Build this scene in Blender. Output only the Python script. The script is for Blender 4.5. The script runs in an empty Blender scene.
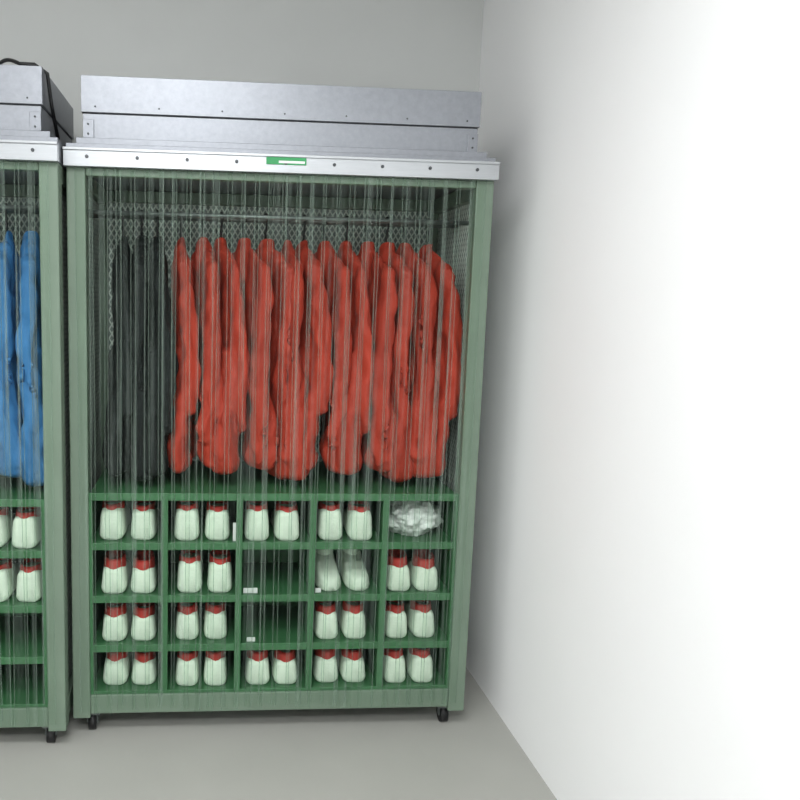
import bpy, bmesh, math, random
import numpy as np
from mathutils import Vector, Matrix, noise
random.seed(7)
sc=bpy.context.scene
try:
    sc.view_settings.view_transform='Standard'; sc.view_settings.look='None'
except Exception as e: print(e)

# ---------------------------------------------------------------- camera fit
F=780.0; PX,PY=270.0,400.0
HT=1.95
def basis(y,p,r):
    f=np.array([math.sin(y)*math.cos(p),math.cos(y)*math.cos(p),math.sin(p)])
    r0=np.array([math.cos(y),-math.sin(y),0.0]); u0=np.cross(r0,f)
    R=math.cos(r)*r0+math.sin(r)*u0; U=-math.sin(r)*r0+math.cos(r)*u0
    return R,U,f
def proj(P,q):
    R,U,f=basis(*q[3:6]); d=np.array(P)-np.array(q[:3]); w=d@f
    return np.array([PX+F*(d@R)/w, PY-F*(d@U)/w])
obs=[((0,.06),(72,722)),((1,.06),(463,713)),((0,HT),(67,170)),((1,HT),(495,181))]
def res(q):
    return np.concatenate([proj((a*q[6],0,z),q)-np.array(t) for (a,z),t in obs])
q=np.array([.75,-2.8,1.5,0,-.12,0,1.5])
for it in range(60):
    r=res(q); J=np.zeros((8,7))
    for i in range(7):
        d=q.copy(); d[i]+=1e-5; J[:,i]=(res(d)-r)/1e-5
    q=q-np.linalg.solve(J.T@J+1e-3*np.eye(7),J.T@r)
W=float(q[6])
cam=bpy.data.cameras.new('camera'); co=bpy.data.objects.new('camera',cam); sc.collection.objects.link(co)
R,U,f=basis(*q[3:6])
M=Matrix(((R[0],U[0],-f[0],q[0]),(R[1],U[1],-f[1],q[1]),(R[2],U[2],-f[2],q[2]),(0,0,0,1)))
co.matrix_world=M
cam.sensor_width=36; cam.lens=F*36/800; cam.shift_x=(400-PX)/800; cam.clip_start=.02
sc.camera=co

# ---------------------------------------------------------------- materials
def lin(c):
    return tuple(((v/255)/12.92 if v/255<=.04045 else ((v/255+.055)/1.055)**2.4) for v in c)+(1,)
def nodes(name):
    m=bpy.data.materials.new(name); m.use_nodes=True
    nt=m.node_tree; return m,nt,nt.nodes['Principled BSDF']
def mat(name,c,rough=.6,metal=0,var=.12,scale=6,bump=0,bscale=40,stretch=(1,1,1)):
    m,nt,b=nodes(name)
    tc=nt.nodes.new('ShaderNodeTexCoord'); mp=nt.nodes.new('ShaderNodeMapping'); mp.inputs['Scale'].default_value=stretch
    nt.links.new(tc.outputs['Object'],mp.inputs['Vector'])
    n=nt.nodes.new('ShaderNodeTexNoise'); n.inputs['Scale'].default_value=scale; n.inputs['Detail'].default_value=5
    nt.links.new(mp.outputs[0],n.inputs['Vector'])
    cr=nt.nodes.new('ShaderNodeValToRGB'); L=lin(c)
    cr.color_ramp.elements[0].position=.3; cr.color_ramp.elements[1].position=.7
    cr.color_ramp.elements[0].color=tuple(v*(1-var) for v in L[:3])+(1,)
    cr.color_ramp.elements[1].color=tuple(min(1,v*(1+var)) for v in L[:3])+(1,)
    nt.links.new(n.outputs['Fac'],cr.inputs['Fac']); nt.links.new(cr.outputs[0],b.inputs['Base Color'])
    b.inputs['Roughness'].default_value=rough; b.inputs['Metallic'].default_value=metal
    if bump:
        n2=nt.nodes.new('ShaderNodeTexNoise'); n2.inputs['Scale'].default_value=bscale; n2.inputs['Detail'].default_value=4
        nt.links.new(mp.outputs[0],n2.inputs['Vector'])
        bp=nt.nodes.new('ShaderNodeBump'); bp.inputs['Strength'].default_value=bump; bp.inputs['Distance'].default_value=.02
        nt.links.new(n2.outputs['Fac'],bp.inputs['Height']); nt.links.new(bp.outputs[0],b.inputs['Normal'])
    return m
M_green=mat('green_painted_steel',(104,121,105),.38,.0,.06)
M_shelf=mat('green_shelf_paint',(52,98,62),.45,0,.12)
M_galv=mat('galvanised_sheet',(138,141,147),.38,.5,.06,60,.02,80)
M_alu=mat('brushed_aluminium',(174,177,180),.32,.6,.05,20,stretch=(1,1,30))
M_dark=mat('dark_grey_steel',(58,62,64),.5,.2)
M_black=mat('black_rubber',(10,10,12),.5)
M_chrome=mat('steel_rod',(96,102,100),.35,.5)
M_screw=mat('screw_head',(70,72,74),.4,.6)
M_label=mat('green_label',(40,140,80),.5)
M_white=mat('white_paper',(215,218,215),.6)
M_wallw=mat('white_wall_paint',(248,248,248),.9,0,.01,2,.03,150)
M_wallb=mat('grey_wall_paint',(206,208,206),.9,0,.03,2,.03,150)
M_ceil=mat('ceiling_paint',(234,234,232),.9,0,.02)
FS=(1,1,.35)
M_red=mat('red_antistatic_fabric',(158,44,24),.75,0,.18,9,.25,34,FS)
M_dkgreen=mat('dark_green_fabric',(4,12,12),.85,0,.2,9,.25,34,FS)
M_blue=mat('blue_antistatic_fabric',(50,110,162),.75,0,.14,9,.25,34,FS)
M_shoe=mat('white_shoe_canvas',(204,217,200),.7,0,.05,20,.12,120)
M_sole=mat('shoe_sole_rubber',(188,205,184),.6,0,.04)
M_collar=mat('red_shoe_collar',(162,44,36),.7,0,.1)
M_net=mat('white_crumpled_cloth',(215,220,216),.8,0,.1,30,.6,60)

def mesh_panel_mat():
    m,nt,b=nodes('diamond_wire_mesh')
    N=nt.nodes.new; Lk=nt.links.new
    tc=N('ShaderNodeTexCoord'); sp=N('ShaderNodeSeparateXYZ'); Lk(tc.outputs['Object'],sp.inputs[0])
    def mth(op,a,b2=None):
        n=N('ShaderNodeMath'); n.operation=op
        for i,v in enumerate((a,b2)):
            if v is None: continue
            if isinstance(v,(int,float)): n.inputs[i].default_value=v
            else: Lk(v,n.inputs[i])
        return n.outputs[0]
    u=mth('ADD',sp.outputs[0],sp.outputs[1])
    zz=mth('MULTIPLY',sp.outputs[2],.6)
    outs=[]
    for s in ('ADD','SUBTRACT'):
        t=mth(s,u,zz); t=mth('MULTIPLY',t,46); t=mth('FRACT',t); t=mth('SUBTRACT',t,.5); t=mth('ABSOLUTE',t)
        outs.append(mth('GREATER_THAN',t,.36))
    k=mth('MAXIMUM',outs[0],outs[1])
    mx=N('ShaderNodeMixRGB'); Lk(k,mx.inputs[0]); mx.inputs[1].default_value=lin((122,134,128)); mx.inputs[2].default_value=lin((222,230,222))
    Lk(mx.outputs[0],b.inputs['Base Color']); b.inputs['Roughness'].default_value=.5
    return m
M_mesh=mesh_panel_mat()
def curtain_mat():
    m,nt,b=nodes('clear_pvc'); N=nt.nodes.new; Lk=nt.links.new
    b.inputs['Base Color'].default_value=lin((160,176,166)); b.inputs['Roughness'].default_value=.10
    tr=N('ShaderNodeBsdfTransparent'); tr.inputs[0].default_value=(.94,.965,.945,1)
    mx=N('ShaderNodeMixShader'); 
    tc=N('ShaderNodeTexCoord'); mp=N('ShaderNodeMapping'); mp.inputs['Scale'].default_value=(60,1,.7)
    Lk(tc.outputs['Object'],mp.inputs[0]); n=N('ShaderNodeTexNoise'); n.inputs['Scale'].default_value=1.0; n.inputs['Detail'].default_value=3
    Lk(mp.outputs[0],n.inputs['Vector'])
    mr=N('ShaderNodeMapRange'); mr.inputs[1].default_value=.50; mr.inputs[2].default_value=.80; mr.inputs[3].default_value=.006; mr.inputs[4].default_value=.22
    Lk(n.outputs['Fac'],mr.inputs[0]); Lk(mr.outputs[0],mx.inputs[0])
    Lk(tr.outputs[0],mx.inputs[1]); Lk(b.outputs[0],mx.inputs[2])
    out=[x for x in nt.nodes if x.type=='OUTPUT_MATERIAL'][0]; Lk(mx.outputs[0],out.inputs[0])
    return m
M_pvc=curtain_mat()
def edge_mat():
    m,nt,b=nodes('pvc_strip_edge'); N=nt.nodes.new; Lk=nt.links.new
    b.inputs['Base Color'].default_value=lin((168,184,172)); b.inputs['Roughness'].default_value=.3
    tr=N('ShaderNodeBsdfTransparent'); tr.inputs[0].default_value=(.62,.73,.66,1)
    mx=N('ShaderNodeMixShader'); mx.inputs[0].default_value=.19
    Lk(tr.outputs[0],mx.inputs[1]); Lk(b.outputs[0],mx.inputs[2])
    out=[x for x in nt.nodes if x.type=='OUTPUT_MATERIAL'][0]; Lk(mx.outputs[0],out.inputs[0])
    return m
M_edge=edge_mat()
M_floor=mat('floor_epoxy',(166,166,160),.45,0,.03,3)

# ---------------------------------------------------------------- builders
class MB:
    def __init__(s,name,mats):
        s.name=name; s.mats=mats; s.bm=bmesh.new()
    def box(s,x0,x1,y0,y1,z0,z1,mi=0):
        vs=[s.bm.verts.new(p) for p in [(x0,y0,z0),(x1,y0,z0),(x1,y1,z0),(x0,y1,z0),(x0,y0,z1),(x1,y0,z1),(x1,y1,z1),(x0,y1,z1)]]
        for f in [(0,3,2,1),(4,5,6,7),(0,1,5,4),(1,2,6,5),(2,3,7,6),(3,0,4,7)]:
            fc=s.bm.faces.new([vs[i] for i in f]); fc.material_index=mi
    def cyl(s,a,b,r,n=12,mi=0):
        a=Vector(a); b=Vector(b); d=b-a; rot=d.to_track_quat('Z','Y').to_matrix().to_4x4()
        g=bmesh.ops.create_cone(s.bm,cap_ends=True,segments=n,radius1=r,radius2=r,depth=d.length,matrix=Matrix.Translation((a+b)/2)@rot)
        for v in g['verts']:
            for fc in v.link_faces: fc.material_index=mi; fc.smooth=len(fc.verts)==4
    def path(s,pts,r,n=8,mi=0):
        pts=[Vector(p) for p in pts]; rings=[]
        for i,p in enumerate(pts):
            t=(pts[min(i+1,len(pts)-1)]-pts[max(i-1,0)]).normalized()
            a=t.cross(Vector((0.93,0.1,0.31))).normalized(); b=t.cross(a)
            rings.append([s.bm.verts.new(p+r*(math.cos(2*math.pi*k/n)*a+math.sin(2*math.pi*k/n)*b)) for k in range(n)])
        for i in range(len(rings)-1):
            for k in range(n):
                f=s.bm.faces.new([rings[i][k],rings[i][(k+1)%n],rings[i+1][(k+1)%n],rings[i+1][k]]); f.smooth=True; f.material_index=mi
        for rr in (rings[0],rings[-1]):
            f=s.bm.faces.new(rr); f.material_index=mi
    def obj(s,parent=None,loc=(0,0,0),bevel=0,smooth=False):
        me=bpy.data.meshes.new(s.name)
        bmesh.ops.recalc_face_normals(s.bm,faces=s.bm.faces); s.bm.to_mesh(me); s.bm.free()
        for m in s.mats: me.materials.append(m)
        o=bpy.data.objects.new(s.name,me); sc.collection.objects.link(o); o.location=loc
        if parent: o.parent=parent
        if smooth:
            for p in me.polygons: p.use_smooth=True
        if bevel:
            b=o.modifiers.new('bevel','BEVEL'); b.width=bevel; b.segments=2; b.limit_method='ANGLE'
        return o

PO=.06; D=.60; ROD=1.835
Zs=[.155,.325,.505,.695,.87]   # shelf plate z
def col_x(i): return PO+ (W-2*PO)*i/5
def cabinet(x0,y0,sides=True):
    root=bpy.data.objects.new('garment_storage_cabinet',None); sc.collection.objects.link(root); root.location=(x0,y0,0)
    b=MB('frame',[M_green])
    for (xa,xb) in ((0,PO),(W-PO,W)):
        for (ya,yb) in ((0,PO),(D-PO,D)):
            b.box(xa,xb,ya,yb,.07,1.957)
    b.box(PO,W-PO,0.003,.05,.085,.155); b.box(PO,W-PO,D-.05,D-.003,.085,.155)
    for xa in (.003,W-.053): b.box(xa,xa+.05,PO,D-PO,.085,.155); b.box(xa,xa+.05,PO,D-PO,1.90,1.955)
    b.box(PO,W-PO,0.003,.05,1.93,1.956); b.box(PO,W-PO,D-.05,D-.003,1.91,1.956)
    b.obj(root,bevel=.004)
    b=MB('back_and_side_mesh_panels',[M_mesh])
    b.box(PO,W-PO,D-.03,D-.024,.166,1.909)
    b.box(.022,.028,PO,D-PO,.166,1.899); b.box(W-.028,W-.022,PO,D-PO,.166,1.899)
    b.obj(root)
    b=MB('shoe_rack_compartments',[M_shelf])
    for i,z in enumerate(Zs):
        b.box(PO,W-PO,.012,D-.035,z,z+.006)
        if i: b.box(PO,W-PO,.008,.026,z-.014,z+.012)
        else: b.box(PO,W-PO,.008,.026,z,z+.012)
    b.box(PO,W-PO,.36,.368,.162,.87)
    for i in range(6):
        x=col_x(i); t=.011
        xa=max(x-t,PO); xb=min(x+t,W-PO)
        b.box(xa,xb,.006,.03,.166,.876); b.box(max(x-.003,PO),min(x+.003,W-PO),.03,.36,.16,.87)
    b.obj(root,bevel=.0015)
    b=MB('fan_filter_unit',[M_galv,M_dark,M_screw])
    XR=W-.055
    b.box(.0,W,.0,D,1.9585,2.03,0)
    b.box(.03,XR+.03,.012,D-.01,2.03,2.050,0)
    b.box(.05,XR,.032,D-.02,2.050,2.128,0)
    b.box(.05,XR,.038,D-.02,2.128,2.132,1)
    b.box(.045,XR+.005,.026,D-.015,2.132,2.245,0)
    b.box(.05,.085,.026,.0325,2.052,2.11,0); b.box(XR-.035,XR,.026,.0325,2.052,2.11,0)
    for i in range(7):
        x=.09+(XR-.13)*i/6
        b.cyl((x,.027,2.150),(x,.0235,2.150),.003,8,2)
    for z in (2.065,2.095): b.cyl((.067,.027,z),(.067,.023,z),.0035,8,2); b.cyl((XR-.018,.027,z),(XR-.018,.023,z),.0035,8,2)
    b.obj(root,bevel=.003)
    b=MB('curtain_rail',[M_alu,M_screw,M_label,M_white])
    b.box(-.004,W+.004,-.028,-.001,1.955,2.012,0)
    b.box(-.004,W+.004,-.034,-.028,2.004,2.012,0)
    for i in range(9):
        x=.07+(W-.14)*i/8
        b.cyl((x,-.026,1.985),(x,-.032,1.985),.0055,10,1)
    b.box(W*.455,W*.455+.13,-.031,-.0275,1.98,2.003,2)
    b.box(W*.455+.04,W*.455+.125,-.0325,-.031,1.984,1.992,3)
    b.obj(root,bevel=.0015)
    b=MB('hanging_rods',[M_chrome])
    b.cyl((.028,.28,ROD),(W-.028,.28,ROD),.013,16)
    b.cyl((.028,.10,ROD-.01),(W-.028,.10,ROD-.01),.008,12)
    b.obj(root)
    b=MB('caster_wheels',[M_black,M_chrome])
    for x in (.06,W-.06):
        for y in (.06,D-.06):
            b.cyl((x-.013,y,.032),(x+.013,y,.032),.032,20,0)
            b.box(x-.02,x-.015,y-.015,y+.015,.03,.066,1); b.box(x+.015,x+.02,y-.015,y+.015,.03,.066,1)
            b.box(x-.028,x+.028,y-.028,y+.028,.064,.071,1); 
    b.obj(root)
    b=MB('pvc_strip_curtain',[M_pvc,M_edge])
    n=30; xa=.035; xb=W-.035; st=(xb-xa)/n; rnd=random.Random(int(x0*10)+3)
    for i in range(n):
        cx=xa+(i+.5)*st; w=st*rnd.uniform(1.2,1.45); ph=rnd.uniform(0,6); yb=-.010-.006*(i%2); zb=.10+rnd.uniform(-.012,.02)
        drift=rnd.uniform(-.004,.004)
        rows=24; cols=6; grid=[]
        for r in range(rows+1):
            z=1.97-(1.97-zb)*r/rows; t=r/rows; rw=[]
            for c in range(cols+1):
                u=c/cols-.5
                x=cx+u*w+drift*t+.0015*math.sin(z*4+ph)
                y=yb+.010*(u*u*4-.5)*(1 if i%2 else -1)*t*.5-.004*t*math.sin(z*4+ph+u*3)
                rw.append(b.bm.verts.new((x,min(y,-.002),z)))
            grid.append(rw)
        for r in range(rows):
            for c in range(cols):
                f=b.bm.faces.new([grid[r][c],grid[r][c+1],grid[r+1][c+1],grid[r+1][c]]); f.smooth=True
        for c,sg in ((0,1),(cols,-1)):
            e=[(b.bm.verts.new(grid[r][c].co+Vector((0,-.001,0))),b.bm.verts.new(grid[r][c].co+Vector((sg*.0026,-.0012,0)))) for r in range(rows+1)]
            for r in range(rows):
                f=b.bm.faces.new([e[r][0],e[r][1],e[r+1][1],e[r+1][0]]); f.material_index=1
    b.obj(root)
    return root

rootR=cabinet(0,0)
LX=-W-.010; LY=-.08
rootL=cabinet(LX,LY)

# ---------------------------------------------------------------- coveralls
def tube(bm,pts,seed,n=20,fold=.14):
    dense=[]
    for i in range(len(pts)-1):
        for k in range(6):
            t=k/6; t2=t*t*(3-2*t)
            dense.append([pts[i][j]*(1-t2)+pts[i+1][j]*t2 for j in range(2)]+[pts[i][2]*(1-t)+pts[i+1][2]*t]+[pts[i][j]*(1-t)+pts[i+1][j]*t for j in (3,4)])
    dense.append(list(pts[-1])); rings=[]
    for p in dense:
        ring=[]
        for k in range(n):
            a=2*math.pi*k/n
            fz=1+fold*noise.noise(Vector((math.cos(a)*1.6+seed*7,math.sin(a)*1.6,p[2]*2.2)))*1.6
            ring.append(bm.verts.new((p[0]+math.cos(a)*p[3]*fz,p[1]+math.sin(a)*p[4]*fz,p[2])))
        rings.append(ring)
    for i in range(len(rings)-1):
        for k in range(n): bm.faces.new([rings[i][k],rings[i][(k+1)%n],rings[i+1][(k+1)%n],rings[i+1][k]])
    bm.faces.new(rings[0]); bm.faces.new(rings[-1])
ZB=-.950
def coverall_mesh(seed):
    r=random.Random(seed); bm=bmesh.new(); u=r.uniform
    tube(bm,[(0,0,-.070,.014,.035),(0,0,-.100,.020,.045),(0,0,-.125,.024,.10),(0,0,-.17,.028,.155),(0,0,-.23,.032,.175),(u(-.01,.01),0,-.40,.034,.175),(u(-.01,.01),0,-.55,.036,.18),(0,0,-.66,.038,.18)],seed,n=28)
    for sg in (-1,1):
        dx=u(-.03,.03); e=u(.0,.035); b0=u(.044,.060)
        tube(bm,[(dx*.3,sg*.09,-.48,.034,.09),(dx*.6,sg*.11,-.62,.036,.10),(dx+u(-.012,.012),sg*.135,-.74,.038,.095),(dx+u(-.012,.012),sg*.14,-.84,b0*.88,.092),(dx,sg*.14,ZB+e+.05,b0,.088),(dx,sg*.14,ZB+e+.016,b0*.85,.075),(dx,sg*.13,ZB+e,b0*.5,.045)],seed+sg*2.3,fold=.25)
        dx=u(-.028,.028); L=u(-.66,-.90); mid=(L-.3)/2; wv=u(.026,.036)
        tube(bm,[(0,sg*.09,-.130,.012,.03),(dx*.2,sg*.155,-.185,.022,.045),(dx*.5,sg*.185,-.30,wv*.85,.045),(dx+u(-.014,.014),sg*.195,mid,wv,.042),(dx*1.3+u(-.014,.014),sg*.20,L+.14,wv,.040),(dx*1.4,sg*.20,L+.05,wv*.9,.036),(dx*1.4,sg*.20,L+.012,wv*.7,.03),(dx*1.4,sg*.195,L,wv*.45,.02)],seed+sg*5.1,fold=.22)
    bmesh.ops.recalc_face_normals(bm,faces=bm.faces)
    me=bpy.data.meshes.new('t'); bm.to_mesh(me); bm.free()
    o=bpy.data.objects.new('t',me); sc.collection.objects.link(o)
    m=o.modifiers.new('r','REMESH'); m.mode='VOXEL'; m.voxel_size=.0095
    m=o.modifiers.new('s','SMOOTH'); m.iterations=4
    dg=bpy.context.evaluated_depsgraph_get(); me2=bpy.data.meshes.new_from_object(o.evaluated_get(dg))
    for v in me2.vertices:
        c=v.co
        a=noise.noise(Vector((c.x*22+seed+c.z*2.0,c.y*20,c.z*3.0)))
        w2=noise.noise(Vector((c.x*12,c.y*12+seed,c.z*15+c.y*16+c.x*14)))
        w3=noise.noise(Vector((c.x*30+c.z*12,c.y*28+seed,c.z*14)))
        d=.018*a+.012*w2+.008*w3
        v.co=c+Vector((v.normal.x,v.normal.y,v.normal.z*.2))*d
        if v.co.z<ZB: v.co.z=ZB
    bpy.data.objects.remove(o)
    o=bpy.data.objects.new('t2',me2); sc.collection.objects.link(o)
    m=o.modifiers.new('s','SMOOTH'); m.iterations=1
    dg=bpy.context.evaluated_depsgraph_get(); me3=bpy.data.meshes.new_from_object(o.evaluated_get(dg))
    bpy.data.objects.remove(o)
    for p in me3.polygons: p.use_smooth=True
    return me3
NB=6
base=[coverall_mesh(11+i*13) for i in range(NB)]
cache={}
def hanger_mesh():
    b=MB('hanger',[M_black])
    pts=[(0,.018*math.cos(math.radians(-40+i*18)),.018*math.sin(math.radians(-40+i*18))) for i in range(14)]
    pts+= [(0,-.008,-.03),(0,0,-.05),(0,0,-.12)]
    b.path(pts,.0045,8)
    b.path([(0,-.13,-.175),(0,-.10,-.155),(0,0,-.12),(0,.10,-.155),(0,.13,-.175)],.005,8)
    return b.obj()
h0=hanger_mesh(); HM=h0.data; bpy.data.objects.remove(h0)
def hang(kind,matl,x,y,z,var,rot,sz=1,sx=1):
    key=(kind,var)
    if key not in cache:
        me=base[var].copy(); me.materials.clear(); me.materials.append(matl); me.name=kind; cache[key]=me
    o=bpy.data.objects.new(kind,cache[key]); sc.collection.objects.link(o)
    o.location=(x,y,z); o.rotation_euler=(0,0,rot); o.scale=(sx,1,sz)
    h=bpy.data.objects.new('hanger',HM); sc.collection.objects.link(h); h.parent=o
    h.scale=(1/sx,1,1/sz); return o
nr=13
for i in range(nr):
    t=i/(nr-1)
    x=.360+(W-.145-.360)*t+random.uniform(-.010,.010)
    rot=.28+random.uniform(-.16,.16)
    if i==0: rot=.12
    if i==nr-1: rot=.2
    hang('red_coverall',M_red,x,.28,ROD,(i*5+1)%NB,rot+(math.pi if i%2 else 0),random.uniform(.970,1.0),random.uniform(.9,1.08))
for i,x in enumerate((.150,.215,.272)):
    hang('dark_green_coverall',M_dkgreen,x,.28,ROD,(i*2+1)%NB,.05+.03*i,1.0-.01*i,1.0)
for i in range(11):
    hang('blue_coverall',M_blue,LX+W-.15-.08*i,LY+.28,ROD,(i*5+3)%NB,.22+random.uniform(-.12,.12),random.uniform(.97,1.0),1.1)

# ---------------------------------------------------------------- shoes
def shoe(bm,ox,L=.26,w=.047,h=.125,collar=.022,flip=False):
    n=28; rings=[]
    prof=[(-.001,.60,.80),(.003,.82,.93),(.012,.93,.98),(.05,1.0,1.0),(.10,.95,.98),(.14,.93,.80),(.18,1.0,.62),(.22,1.0,.52),(.245,.8,.45),(.26,.45,.30)]
    for (y,ws,hs) in prof:
        ring=[]
        yy=(L-y) if flip else y
        for k in range(n):
            a=2*math.pi*k/n; ca,sa=math.cos(a),math.sin(a)
            X=w*ws*math.copysign(abs(ca)**.42,ca); zz=.5*(1+math.copysign(abs(sa)**.42,sa)); Z=h*hs*zz
            X*=1-.16*zz
            if Z<.022 : X*=1.04
            ring.append(bm.verts.new((ox+X,yy,Z+.001)))
        rings.append(ring)
    def addf(vs,mi):
        f=bm.faces.new(vs); f.material_index=mi; f.smooth=True
    for i in range(len(rings)-1):
        for k in range(n):
            vs=[rings[i][k],rings[i][(k+1)%n],rings[i+1][(k+1)%n],rings[i+1][k]]
            addf(vs,1 if max(v.co.z for v in vs)<.026 else 0)
    addf(rings[0],0); addf(rings[-1],0)
    cy=(L-.066) if flip else .066
    segs=24
    def ring(rx,ry,z): return [bm.verts.new((ox+rx*math.cos(2*math.pi*k/segs),cy+ry*math.sin(2*math.pi*k/segs),z+.004*math.sin(2*math.pi*k/segs))) for k in range(segs)]
    rs=[ring(w*.82,.060,h*.84),ring(w*.84,.064,h*.94),ring(w*.80,.060,h+collar*.6),ring(w*.74,.054,h+collar),ring(w*.62,.044,h+collar*.5),ring(w*.55,.04,h*.80)]
    for i in range(5):
        for k in range(segs): addf([rs[i][k],rs[i][(k+1)%segs],rs[i+1][(k+1)%segs],rs[i+1][k]],2)
    addf(rs[-1],2)
def pair_mesh(name,seed,h,collar,flip=False,w=.047):
    r=random.Random(seed); b=MB(name,[M_shoe,M_sole,M_collar if collar>.0 else M_shoe])
    c=abs(collar)
    for s in (-1,1): shoe(b.bm,s*(w+.006)+r.uniform(-.002,.002),w=w,h=h*r.uniform(.96,1.03),collar=c,flip=flip)
    o=b.obj(); m=o.data; bpy.data.objects.remove(o); return m
PM={'a':pair_mesh('shoes_a',1,.112,.016),'b':pair_mesh('shoes_b',2,.092,.032),'c':pair_mesh('shoes_c',5,.098,.026,w=.045),
    'n':pair_mesh('shoes_n',3,.105,-.02,flip=True)}
def shoes(rx,ry,row,col,k,dx=0):
    z=Zs[3-row]+.006
    o=bpy.data.objects.new('pair_of_cleanroom_shoes',PM[k]); sc.collection.objects.link(o)
    o.location=(rx+(col_x(col)+col_x(col+1))/2+dx,ry+.040+random.uniform(0,.02),z); o.rotation_euler=(0,0,random.uniform(-.03,.03))
for row,line in enumerate([[('a',-.005),('a',.0),('a',-.01),('a',-.005),None],
                           [('b',0),('a',.010),None,('n',0),('b',-.01)],
                           [('b',0),('c',.0),None,('c',-.01),('c',-.01)],
                           [('b',0),('c',.0),('b',0),('b',-.005),('c',-.01)]]):
    for col,s in enumerate(line):
        if s: shoes(0,0,row,col,s[0],s[1])
for col in range(5):
    for row in (0,1):
        shoes(LX,LY,row,col,'a',random.uniform(-.006,.006))
bm=bmesh.new(); bmesh.ops.create_icosphere(bm,subdivisions=5,radius=1)
for v in bm.verts:
    c=v.co.copy(); d=1+.24*noise.noise(c*2.3)+.16*abs(noise.noise(c*6))-.05
    v.co=Vector((max(-.115,min(.115,c.x*.108*d)),c.y*.10*d,min(.07,c.z*.075*d)))
    if v.co.z<-.06: v.co.z=-.06
for f in bm.faces: f.smooth=True
me=bpy.data.meshes.new('crumpled_white_cloth'); bm.to_mesh(me); bm.free(); me.materials.append(M_net)
o=bpy.data.objects.new('crumpled_white_cloth',me); sc.collection.objects.link(o)
o.location=((col_x(4)+col_x(5))/2,.16,Zs[3]+.0065+.06)
for (col,row,dx,w,h) in ((2,1,-.085,.05,.022),(3,1,-.10,.02,.02),(2,2,-.08,.03,.018),(1,0,.115,.016,.07)):
    b=MB('paper_tag',[M_white]); b.box(-w/2,w/2,0,.002,0,h); 
    b.obj(loc=((col_x(col)+col_x(col+1))/2+dx,.031,Zs[3-row]+.0062))

# cables on left unit (part of that cabinet)
b=MB('power_cable',[M_black])
pts=[Vector((W-.40+.28*t,.12+.10*math.sin(4*t),2.254+.05*abs(math.sin(math.pi*2*t))*(1-t*.5))) for t in [i/24 for i in range(25)]]
pts+=[Vector((W-.08,.06,2.258)),Vector((W-.042,.07,2.235)),Vector((W-.040,.12,2.15)),Vector((W-.035,.2,2.055))]
b.path(pts,.006,8); b.obj(rootL)

# ---------------------------------------------------------------- room
RX=W+.17; BY=.72; LXW=-3.6; FY=-5.2; CH=3.05
def slab(name,m,*a):
    b=MB(name,[m]); b.box(*a); return b.obj()
slab('floor',M_floor,LXW-.1,RX+.1,FY-.1,BY+.1,-.1,0)
slab('ceiling',M_ceil,LXW-.1,RX+.1,FY-.1,BY+.1,CH,CH+.1)
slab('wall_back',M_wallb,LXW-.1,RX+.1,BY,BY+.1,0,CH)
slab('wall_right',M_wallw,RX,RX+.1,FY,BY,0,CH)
slab('wall_left',M_wallw,LXW-.1,LXW,FY,BY,0,CH)
slab('wall_front',M_wallw,LXW-.1,RX+.1,FY-.1,FY,0,CH)

def em(name,s):
    m,nt,b=nodes(name); b.inputs['Emission Color'].default_value=(1,1,1,1); b.inputs['Emission Strength'].default_value=s; return m
M_em=em('added_lamp_diffuser',3)  # glowing panel of the added, unseen lamps
def added_lamp(x,y,p,sx=1.2,sy=.3):  # unseen ceiling lamps, added to light the room and whiten the right wall
    b=MB('added_ceiling_lamp',[M_galv,M_em]); b.box(-sx/2-.02,sx/2+.02,-sy/2-.02,sy/2+.02,CH-.05,CH-.001,0); b.box(-sx/2,sx/2,-sy/2,sy/2,CH-.056,CH-.05,1)
    o2=b.obj(loc=(x,y,0))
    l=bpy.data.lights.new('added_lamp_light','AREA'); l.shape='RECTANGLE'; l.size=sx; l.size_y=sy; l.energy=p; l.color=(.965,.985,1)
    o=bpy.data.objects.new('added_lamp_light',l); sc.collection.objects.link(o); o.location=(0,0,CH-.07); o.parent=o2
added_lamp(.1,-2.0,48,1.2,.6); added_lamp(-1.9,-1.9,12,1.2,.6); added_lamp(.3,-3.4,72,1.2,.6); added_lamp(-1.9,-3.6,20,1.2,.6)
w=bpy.data.worlds.new('w'); sc.world=w; w.use_nodes=True
w.node_tree.nodes['Background'].inputs[0].default_value=(.8,.85,.9,1); w.node_tree.nodes['Background'].inputs[1].default_value=.3
